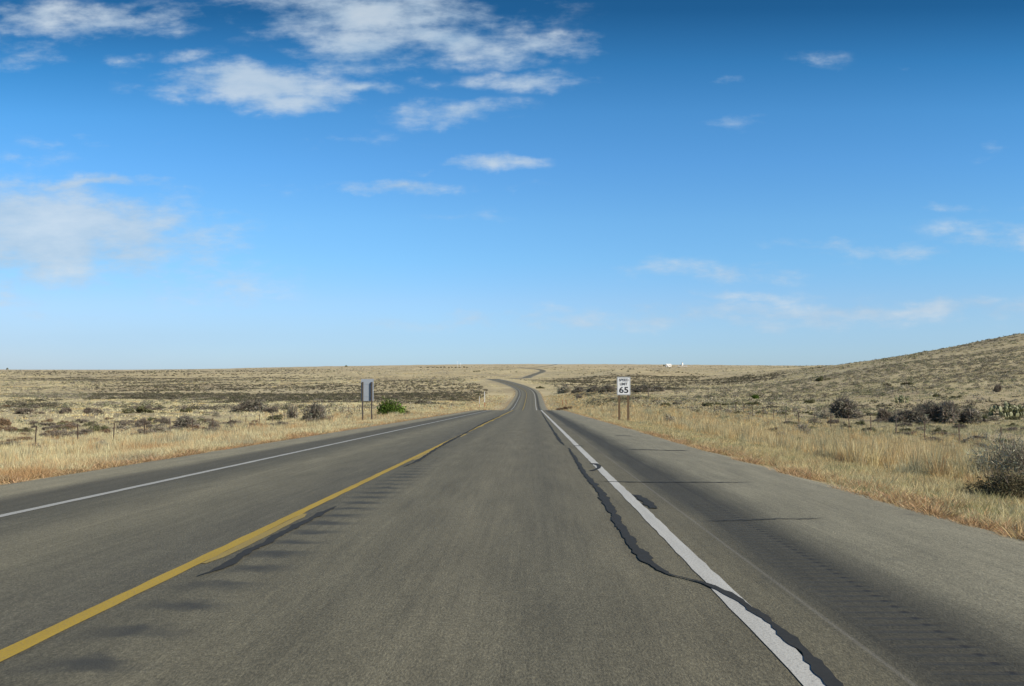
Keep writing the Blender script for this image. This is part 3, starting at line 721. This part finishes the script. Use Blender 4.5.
# the open plain
gf = Grass()
for (y0, y1, n, w, nb, h_, sp_) in ((15, 110, 66000, .03, 9, .34, .18), (110, 320, 57000, .14, 7, .38, .4), (320, 900, 75000, .45, 5, .42, 1.2), (900, 2400, 62000, 1.6, 4, .5, 4)):
    x, y = scatter(n, y0, y1, lambda y: -wedge(y, .88, 14), lambda y: wedge(y, .88, 14), .62)
    lat = x - xroad(y); kk = ((lat > RE + 14) | (lat < LE - 12)) if y1 < 320 else ((lat > RE + 4 + y * .004) | (lat < LE - 4 - y * .004))
    kk &= vn(x, y * .6, 18 if y1 < 400 else 90, 40) + RNG.uniform(-.3, .3, len(x)) > .33
    kk &= RNG.uniform(0, 1, len(x)) > .9 * np.clip(thicket(x, y) / 4, 0, 1)
    x, y = x[kk], y[kk]; n = len(x)
    cr = mixcol(n, x, y, 0, [(.34, .33, .20), greyg, (.56, .48, .28), (.60, .52, .31), (.40, .37, .24)], 25 if y1 < 400 else 160, 6)
    cl = mixcol(n, x, y, 0, [greyg, (.68, .58, .36), (.76, .67, .42), (.73, .64, .40), gold], 30 if y1 < 400 else 160, 7)
    col = np.where((x > 0)[:, None], cr, cl)
    gf.add(*blades(place(x, y), RNG.uniform(.5, 1.1, n) * h_, np.full(n, w), nb, np.full(n, sp_), .5, col))
gf.obj('plain_grass', M['grass'], 'pale dry grass covering the open plain on both sides of the road', 'grass')

# ------------------------------------------------------------------ cactus and yucca
def pad(mb, c, r, tilt, az):
    """one flattened oval cactus pad"""
    n, m_ = 10, 5; b0 = len(mb.v); Rz = Matrix.Rotation(az, 3, 'Z') @ Matrix.Rotation(tilt, 3, 'X')
    for i in range(m_ + 1):
        ph = math.pi * i / m_
        for k_ in range(n):
            th = 2 * math.pi * k_ / n
            p = Vector((r * .78 * math.sin(ph) * math.cos(th), r * .16 * math.sin(ph) * math.sin(th), r - r * math.cos(ph)))
            mb.v.append(tuple(Vector(c) + Rz @ p))
    for i in range(m_):
        for k_ in range(n): mb.f4.append([b0 + i * n + k_, b0 + i * n + (k_ + 1) % n, b0 + (i + 1) * n + (k_ + 1) % n, b0 + (i + 1) * n + k_])
    return Vector(c) + Rz @ Vector((0, 0, 2 * r))
def cactus(px, py, wpx, hpx, label):
    x, y, z = gp(px, py); w, h = wpx * y / F, hpx * y / F; e = empty('prickly_pear', (x, y, z - .05), 0, label, 'cactus')
    mb = MB(); r = random.Random(int(px)); k_ = max(6, int(w * 7))
    for _ in range(k_):
        c_ = ((r.uniform(-.5, .5)) * w, r.uniform(-.4, .4) * w * .6, 0); rr = h * r.uniform(.17, .24)
        tip = pad(mb, c_, rr, r.uniform(-.5, .5), r.uniform(0, 6.28))
        for _2 in range(2):
            t2 = pad(mb, tip - Vector((0, 0, .02)), rr * r.uniform(.7, .95), r.uniform(-.8, .8), r.uniform(0, 6.28))
            if r.random() < .5: pad(mb, t2 - Vector((0, 0, .02)), rr * .7, r.uniform(-.8, .8), r.uniform(0, 6.28))
    mb.obj('pads', M['cactus'], e, True); taken.append((x, y, w))
cactus(1006, 417, 34, 13, 'wide prickly pear clump at the right end of the thicket, palest green')
cactus(901, 403, 13, 8, 'smaller prickly pear clump above the thicket, on the foot of the hill')
cactus(1040, 418, 24, 12, 'prickly pear clump cut off by the right edge of the photo')
def yucca(px, py, wpx, hpx, label, tall=True):
    x, y, z = gp(px, py); w, h = wpx * y / F, hpx * y / F; e = empty('yucca', (x, y, z - .03), 0, label, 'yucca')
    n = 150; d = RNG.normal(0, 1, (n, 3)); d[:, 2] = np.abs(d[:, 2]) * .9 - .15; d /= np.linalg.norm(d, axis=1)[:, None]
    c0 = np.array([0, 0, h * .42]); L = RNG.uniform(.75, 1.05, (n, 1)); tip = c0 + d * L * np.array([w / 2, w / 2, h * .58])
    sd = np.cross(d, RNG.normal(0, 1, (n, 3))); sd /= np.linalg.norm(sd, axis=1)[:, None]; base = c0 + d * .06
    V = np.stack([base - sd * .025, base + sd * .025, tip], 1).reshape(-1, 3)
    link('leaves', mesh_np('leaves', V, np.arange(3 * n).reshape(-1, 3), M['leaf'], np.repeat(jit((.19, .20, .11), n), 3, 0)), e)
    MB().tube([(0, 0, 0), (0, 0, h * .45)], [w * .09, w * .07], 7).obj('trunk', M['bark'], e)
yucca(984, 423, 13, 12, 'spiky yucca between the dark thicket and the wide prickly pear clump')
yucca(862, 427, 8, 9, 'small spiky yucca just behind the fence under the dark rounded bush')
yucca(150, 424, 8, 9, 'small spiky yucca among the grey bushes of the near left grass')

# ------------------------------------------------------------------ fences
def fence(x_of, ys, label, hgt=1.28, n_wire=4):
    y0 = ys[0]; root = empty('fence', (x_of(y0), y0, Z(x_of(y0), y0)), 0, label, 'fence'); ox = Vector(root.location)
    tops = []
    mbp = [MB().box(-.03, .03, -.01, .01, -.3, hgt).box(-.004, .004, .006, .032, -.3, hgt - .02).mesh('post', M['steel']),
           MB().tube([(0, 0, -.3), (.02, 0, hgt * .5), (0, .01, hgt + .1)], [.038, .036, .032], 8).mesh('wooden_post', M['bark'])]
    for i, y in enumerate(ys):
        x = x_of(y); p = Vector((x, y, Z(x, y))); o = bpy.data.objects.new('post', mbp[1 if i % 6 == 2 else 0]); COL.objects.link(o); o.parent = root
        o.location = p - ox; o.rotation_euler = (random.uniform(-.04, .04), random.uniform(-.05, .05), random.uniform(-.2, .2)); tops.append(p)
    for k_ in range(n_wire):
        mb = MB(); hh = hgt * (.28 + .22 * k_)
        mb.tube([tuple(p - ox + Vector((0, -.02, hh))) for p in tops], [.004] * len(tops), 4); mb.obj('wire', M['wire'], root)
yr = list(np.arange(25.45, 150, 4.65)); yl = list(np.arange(28.2, 160, 4.3))
fence(lambda y: 25 + .01 * max(0, y - 60), yr, 'wire fence on thin dark posts running below the hill, right of the road')
fence(lambda y: -25.3 - .01 * max(0, y - 60), yl, 'faint wire fence in the grass along the left side of the road', 1.02)

# ------------------------------------------------------------------ road signs
def text_mesh(body, size, mat, name, width=None):
    cu = bpy.data.curves.new(name, 'FONT'); cu.body = body; cu.size = size; cu.align_x = 'CENTER'; cu.align_y = 'CENTER'; cu.offset = size * .022; cu.extrude = .001; cu.resolution_u = 6
    o = bpy.data.objects.new(name, cu); COL.objects.link(o); bpy.context.view_layer.update()
    me = bpy.data.meshes.new_from_object(o.evaluated_get(bpy.context.evaluated_depsgraph_get())); me.name = name
    bpy.data.objects.remove(o); me.materials.clear(); me.materials.append(mat)
    n = len(me.vertices); a = np.zeros(n * 3, np.float32); me.vertices.foreach_get('co', a); a = a.reshape(-1, 3)
    a[:, 0] -= (a[:, 0].max() + a[:, 0].min()) / 2; a[:, 1] -= (a[:, 1].max() + a[:, 1].min()) / 2
    if width: a[:, 0] *= width / (a[:, 0].max() - a[:, 0].min())
    me.vertices.foreach_set('co', a.ravel()); return me
def panel_mesh(w, h, t, r, mat, name='panel'):
    """plate in the xz plane with rounded corners, front at y = 0, thickness t behind it"""
    pts = []
    for cx, cz, a0 in ((w / 2 - r, h / 2 - r, 0), (-w / 2 + r, h / 2 - r, 90), (-w / 2 + r, -h / 2 + r, 180), (w / 2 - r, -h / 2 + r, 270)):
        for k_ in range(5): a = math.radians(a0 + k_ * 22.5); pts.append((cx + r * math.cos(a), cz + r * math.sin(a)))
    n = len(pts); V = [(x, 0, z) for x, z in pts] + [(x, t, z) for x, z in pts] + [(0, 0, 0), (0, t, 0)]
    f3 = [[2 * n, i, (i + 1) % n] for i in range(n)] + [[2 * n + 1, n + (i + 1) % n, n + i] for i in range(n)]
    f4 = [[i, n + i, n + (i + 1) % n, (i + 1) % n] for i in range(n)]
    return mesh_np(name, np.array(V), [np.array(f4), np.array(f3)], mat)
def frame_mesh(w, h, bw, r, mat, name):
    o = []
    for ins in (0, bw):
        ww, hh, rr = w - 2 * ins, h - 2 * ins, max(r - ins, .005)
        for cx, cz, a0 in ((ww / 2 - rr, hh / 2 - rr, 0), (-ww / 2 + rr, hh / 2 - rr, 90), (-ww / 2 + rr, -hh / 2 + rr, 180), (ww / 2 - rr, -hh / 2 + rr, 270)):
            for k_ in range(5): a = math.radians(a0 + k_ * 22.5); o.append((cx + rr * math.cos(a), 0, cz + rr * math.sin(a)))
    n = 20; return mesh_np(name, np.array(o), np.array([[i, (i + 1) % n, n + (i + 1) % n, n + i] for i in range(n)]), mat)

D = 63.0; ax, bz = ray(623.7, 386); X = ax * D; zc_ = H + bz * D; z0 = Z(X, D)
PW, PH = .94, 1.27
sg = empty('speed_limit_sign', (X, D, z0), math.radians(-3), 'white SPEED LIMIT 65 sign on two brown posts at the right shoulder', 'road sign')
pan = link('sign_panel', panel_mesh(PW, PH, .012, .05, M['panel'], 'sign_panel'), sg, (0, 0, zc_ - z0))
link('border', frame_mesh(PW - .04, PH - .04, .022, .04, M['black'], 'border'), pan, (0, -.003, 0))
for bd, sz, wd, zz in (('SPEED', .25, .66, .42), ('LIMIT', .25, .52, .14), ('65', .58, .64, -.27)):
    o = link('lettering', text_mesh(bd, sz, M['black'], 'lettering', wd), pan, (0, -.004, zz)); o.rotation_euler[0] = math.pi / 2
for s in (-1, 1):
    pm = MB().box(-.078, .078, .014, .11, -.5, zc_ - z0 + PH / 2 - .12).obj('post', M['post'], sg); pm.location = (s * .31, 0, 0)
bm_ = MB()
for s in (-1, 1):
    for zz in (-.42, .42): bm_.tube([(s * .31, -.004, zz), (s * .31, -.012, zz)], [.014, .012], 8)
bm_.obj('bolts', M['alu'], pan)
taken.append((X, D, 2))

D = 66.0; ax, bz = ray(367.2, 390); X = ax * D; zc_ = H + bz * D; z0 = Z(X, D); PW, PH = .92, 1.62
sb = empty('road_sign', (X, D, z0), math.radians(4), 'grey back of a tall road sign on two dark posts, left shoulder', 'road sign')
pan = link('sign_panel', panel_mesh(PW, PH, .012, .04, M['alu'], 'sign_panel'), sb, (0, .08, zc_ - z0))
for s in (-1, 1):
    pm = MB().box(-.05, .05, -.03, .07, -.5, zc_ - z0 + PH / 2 - .22).obj('post', M['post_dark'], sb); pm.location = (s * .33, 0, 0)
MB().box(-.45, .45, -.012, .0, -.47, -.43).box(-.45, .45, -.012, 0, .43, .47).obj('brace', M['alu'], pan)

# delineators
def marker(px, py, hpx, wm, label, top, base_m):
    x, y, z = gp(px, py); h = hpx * y / F; e = empty('marker_post', (x, y, z), 0, label, 'marker post')
    MB().box(-wm / 2, wm / 2, -.02, .02, h * .3, h).obj('post', top, e); MB().box(-wm / 2 - .004, wm / 2 + .004, -.026, .026, -.3, h * .3).obj('post_base', base_m, e)
marker(484.6, 407, 15.5, .17, 'tallest white marker post with orange base, left verge at the crest', M['delin'], M['orange'])
marker(479.5, 407.2, 11, .12, 'shorter white marker post with orange base beside the tallest one', M['delin'], M['orange'])
marker(453, 406, 7, .10, 'short dark marker stake in pale grass left of the white posts', M['steel'], M['steel'])
marker(562.5, 406.5, 6.5, .13, 'thin rusty marker post on the right verge at the crest, left of a pair', M['orange'], M['steel'])
marker(566, 406.8, 7, .13, 'thin rusty marker post on the right verge at the crest, right of a pair', M['orange'], M['steel'])
marker(648.5, 397, 9, .22, 'weathered grey wooden post on the plain right of the speed limit sign', M['bark'], M['bark'])

# ------------------------------------------------------------------ far things
def gable(px, py, wpx, hpx, name, label):
    x, y, z = gp(px, py); w, h = wpx * y / F, hpx * y / F; e = empty(name, (x, y, z - .3), .25, label, 'building'); d = w * .6
    MB().box(-w / 2, w / 2, -d / 2, d / 2, -1, h * .72).obj('wall', M['wall'], e)
    mb = MB(); mb.v = [(-w * .53, -d * .56, h * .722), (w * .53, -d * .56, h * .722), (w * .53, d * .56, h * .722), (-w * .53, d * .56, h * .722), (-w * .53, 0, h), (w * .53, 0, h)]
    mb.f4 = [[0, 1, 5, 4], [2, 3, 4, 5], [0, 3, 2, 1]]; mb.f3 = [[0, 4, 3], [1, 2, 5]]; mb.obj('roof', M['wall'], e)
    MB().box(-w * .38, -w * .18, -d / 2 - .05, -d / 2 + .02, -.5, h * .45).obj('door', M['dark'], e)
    for q in (.05, .28): MB().box(w * q, w * (q + .12), -d / 2 - .05, -d / 2 + .02, h * .25, h * .5).obj('window', M['dark'], e)
gable(668.5, 366.8, 5.2, 3.0, 'farm_building', 'long white farm building on the horizon, wider of the two')
x, y, z = gp(682.3, 366.6); s_ = y / F
tw = empty('white_tower', (x, y, z - .3), 0, 'narrow white tank tower on the horizon right of the farm building', 'tower')
MB().tube([(0, 0, -1), (0, 0, 3.6 * s_)], [.75 * s_] * 2, 14).obj('tank', M['wall'], tw, True)
MB().tube([(0, 0, 3.6 * s_), (0, 0, 4.3 * s_)], [.78 * s_, .15 * s_], 14).obj('roof', M['roof'], tw, True)
MB().box(-4.5 * s_, 5 * s_, -1 * s_, 1 * s_, -1, .9 * s_).obj('shed', M['roof'], tw)

def far_tree(px, py, wpx, hpx, label, group=None):
    x, y, z = gp(px, py); w, h = wpx * y / F, hpx * y / F; e = empty('tree', (x, y, z - .3), random.uniform(0, 6), label, 'tree', group)
    fm, bm = random.choice(PROTO['olive']); o = bpy.data.objects.new('crown', fm); COL.objects.link(o); o.parent = e; o.scale = (w / 1.75, w / 1.75, h * .8); o.location.z = h * .2
    MB().tube([(0, 0, -1), (.1, 0, h * .35), (0, .1, h * .6)], [h * .06, h * .05, h * .03], 6).obj('trunk', M['bark'], e)
far_tree(346, 367.2, 3.2, 3.2, 'lone dark tree on the horizon above the road sign')
far_tree(7, 370, 2.6, 3.4, 'lone dark tree on the horizon at the far left')
far_tree(664, 366.4, 2.6, 2.6, 'small dark tree touching the left end of the white farm building')
far_tree(680.3, 366.6, 2, 2.4, 'small dark tree at the left foot of the white tank tower')
far_tree(820, 368, 5, 2.2, 'dark low tree where the hill meets the horizon, left one')
far_tree(812, 368.4, 5, 1.6, 'dark low tree where the hill meets the horizon, beside a larger one')
for i, px in enumerate([421, 428, 433, 437, 441, 444.5, 449, 452, 456, 460, 464, 467]):
    far_tree(px, 367.9, random.uniform(2.6, 4), random.uniform(1.4, 2.2), 'small dark tree in the row on the horizon left of the road', 'row of trees on the horizon')
for i, px in enumerate([476.5, 474, 479]):
    far_tree(px, 371.8, 3, 2, 'small dark tree of the trio on the far plain left of the road', 'trio of trees on the far plain')
def pole(px, py, hpx, label):
    x, y, z = gp(px, py); h = hpx * y / F; e = empty('mast', (x, y, z - .5), 0, label, 'mast')
    MB().tube([(0, 0, -1), (0, 0, h)], [.38, .22], 8).obj('pole', M['delin'], e, True)
    MB().box(-1.6, 1.6, -.2, .2, h * .93, h * .96).obj('crossarm', M['delin'], e)
pole(457.3, 368.2, 7, 'pale mast on the horizon above the white marker posts, taller of two')
pole(460.5, 368.0, 5.2, 'pale mast on the horizon above the white marker posts, shorter of two')

# ------------------------------------------------------------------ sky, clouds, sun
SUN_EL, SUN_AZ = math.radians(33), math.radians(118)      # azimuth clockwise from the road direction (+Y)
w = bpy.data.worlds.new('World'); S.world = w; w.use_nodes = True
t = NT(w.node_tree); bg = t.n['Background']
sky = t.node('ShaderNodeTexSky', {'sky_type': 'NISHITA', 'sun_disc': False, 'sun_elevation': SUN_EL, 'sun_rotation': SUN_AZ, 'altitude': 1200, 'air_density': 1.0, 'dust_density': .5, 'ozone_density': 2.4})
tc = t.n.new('ShaderNodeTexCoord').outputs['Generated']; sx = t.node('ShaderNodeSeparateXYZ', Vector=tc)
yy = t.m('MAXIMUM', sx.outputs[1], .02)
A = t.m('DIVIDE', sx.outputs[0], yy); B = t.m('DIVIDE', sx.outputs[2], yy)
ab = t.node('ShaderNodeCombineXYZ', X=A, Y=B).outputs[0]
wn = t.node('ShaderNodeTexNoise', Vector=ab, Scale=9.0, Detail=5.0, Roughness=.6).outputs['Color']
wv = t.node('ShaderNodeVectorMath', {'operation': 'MULTIPLY'}, i0=t.node('ShaderNodeVectorMath', {'operation': 'SUBTRACT'}, i0=wn, i1=(.5, .5, .5)).outputs[0], i1=(.11, .05, 0)).outputs[0]
ab = t.node('ShaderNodeVectorMath', {'operation': 'ADD'}, i0=ab, i1=wv).outputs[0]
# position on the cloud sheet overhead, for noise with real perspective
hz = t.m('ADD', t.m('MAXIMUM', sx.outputs[2], 0.0), .07)
cp = t.node('ShaderNodeCombineXYZ', X=t.m('DIVIDE', sx.outputs[0], hz), Y=t.m('DIVIDE', sx.outputs[1], hz), Z=0.0).outputs[0]
st = t.node('ShaderNodeCombineXYZ', X=A, Y=t.m('MULTIPLY', B, 2.6)).outputs[0]
nA = t.noise(st, 8, 8, .60); nB = t.noise(st, 26, 5, .58)
warp = t.m('ADD', t.m('MULTIPLY', nA, .68), t.m('MULTIPLY', nB, .32))
CL = [(380, 12, 140, 32, 1.25), (365, 44, 70, 26, 1.3), (500, 48, 80, 12, 1.0), (440, 34, 70, 18, 1.35), (255, 84, 95, 17, 1.5), (295, 98, 60, 12, 1.2), (365, 84, 60, 8, 1.1), (465, 112, 60, 14, .95), (525, 78, 50, 11, .85),
      (400, 187, 50, 8, 1.1), (430, 170, 28, 6, .6), (490, 165, 46, 7, 1.1), (530, 184, 16, 5, .5), (40, 236, 180, 44, 1.7), (10, 208, 130, 30, 1.5), (110, 225, 90, 24, 1.3), (85, 182, 90, 8, 1.25), (60, 278, 190, 30, .55),
      (115, 18, 90, 20, .85), (30, 14, 70, 16, .75), (15, 52, 55, 14, .8), (132, 58, 16, 8, .45), (190, 58, 22, 6, .4), (70, 135, 60, 8, .35), (30, 155, 40, 7, .32), (350, 140, 50, 7, .4), (460, 218, 40, 6, .33), (285, 190, 30, 6, .3),
      (1010, 240, 75, 18, .75), (930, 255, 110, 9, .5), (1010, 205, 50, 6, .5), (945, 205, 24, 5, .5), (830, 248, 50, 9, .5), (725, 271, 90, 12, .55), (812, 57, 26, 6, .32), (906, 68, 12, 3, .35), (730, 120, 20, 6, .33), (720, 80, 14, 4, .3), (985, 145, 20, 5, .3),
      (880, 310, 330, 9, .95), (700, 318, 260, 10, .75), (760, 295, 90, 5, .4), (480, 322, 120, 6, .42)]
acc = None
for px, py, rx, ry, dn in CL:
    a, b_ = ray(px, py)
    d = t.node('ShaderNodeVectorMath', {'operation': 'SUBTRACT'}, i0=ab, i1=(a, b_, 0)).outputs[0]
    d = t.node('ShaderNodeVectorMath', {'operation': 'MULTIPLY'}, i0=d, i1=(F / rx, F / ry, 0)).outputs[0]
    ln_ = t.node('ShaderNodeVectorMath', {'operation': 'LENGTH'}, i0=d).outputs['Value']
    v = t.m('MULTIPLY', t.m('SUBTRACT', 1.45, ln_, clamp=False), dn * .8)
    acc = v if acc is None else t.node('ShaderNodeMath', {'operation': 'SMOOTH_MAX'}, i0=acc, i1=v, i2=.12).outputs[0]
cov = t.m('ADD', acc, t.m('MULTIPLY', t.m('SUBTRACT', warp, .51), 5.0))
cov = t.node('ShaderNodeMapRange', {'interpolation_type': 'SMOOTHSTEP'}, i0=cov, i1=-.05, i2=1.5, i3=0.0, i4=.82).outputs[0]
cov = t.m('MULTIPLY', cov, t.rng(acc, -.15, .25))
cov = t.m('MULTIPLY', cov, t.rng(sx.outputs[1], .1, .4))
# thin veil near the horizon on the right and left
veil = t.m('MULTIPLY', t.rng(B, .065, .035), t.rng(t.noise(st, 2.5, 4), .3, .65, .1, .38))
Bt = t.m('DIVIDE', sx.outputs[2], t.m('MAXIMUM', sx.outputs[1], .6))
tint = t.ramp(t.rng(Bt, 0, .6), [(0.000, (0.291, 0.409, 0.618)), (0.044, (0.291, 0.409, 0.618)), (0.119, (0.339, 0.447, 0.595)), (0.193, (0.319, 0.494, 0.622)), (0.267, (0.316, 0.520, 0.643)), (0.378, (0.265, 0.509, 0.663)), (0.470, (0.216, 0.486, 0.636)), (0.563, (0.129, 0.396, 0.539)), (0.665, (0.060, 0.248, 0.361)), (1.000, (0.051, 0.211, 0.307))])
skyc = t.mix(1.0, t.node('ShaderNodeVectorMath', {'operation': 'SCALE'}, i0=sky.outputs[0], Scale=2.0).outputs[0], tint, 'MULTIPLY')
cc = t.mix(t.rng(nA, .35, .7), (3.3, 4.6, 6.0), (5.4, 6.15, 6.8))
skyc = t.mix(t.rng(t.m('MULTIPLY', A, t.rng(Bt, .35, .0)), -.1, -.6, 0, 1), skyc, t.mix(1.0, skyc, (.93, .82, .80), 'MULTIPLY'))
c = t.mix(veil, skyc, (3.6, 5.2, 6.6)); c = t.mix(cov, c, cc)
t.l.new(c, bg.inputs[0]); bg.inputs[1].default_value = .10
sd = bpy.data.lights.new('sun', 'SUN'); so = bpy.data.objects.new('sun', sd); COL.objects.link(so)
sd.energy = 5.0; sd.angle = math.radians(.53); sd.color = (1.0, .90, .75)
dv = Vector((math.sin(SUN_AZ) * math.cos(SUN_EL), math.cos(SUN_AZ) * math.cos(SUN_EL), math.sin(SUN_EL)))
so.rotation_euler = dv.to_track_quat('Z', 'Y').to_euler(); so.location = (60, -20, 60)

S.view_settings.view_transform = 'Standard'; S.view_settings.look = 'None'; S.view_settings.exposure = .25; S.view_settings.gamma = 1
S.view_settings.use_curve_mapping = False
S.cycles.max_bounces = 6; S.cycles.transparent_max_bounces = 4; S.cycles.use_denoising = True
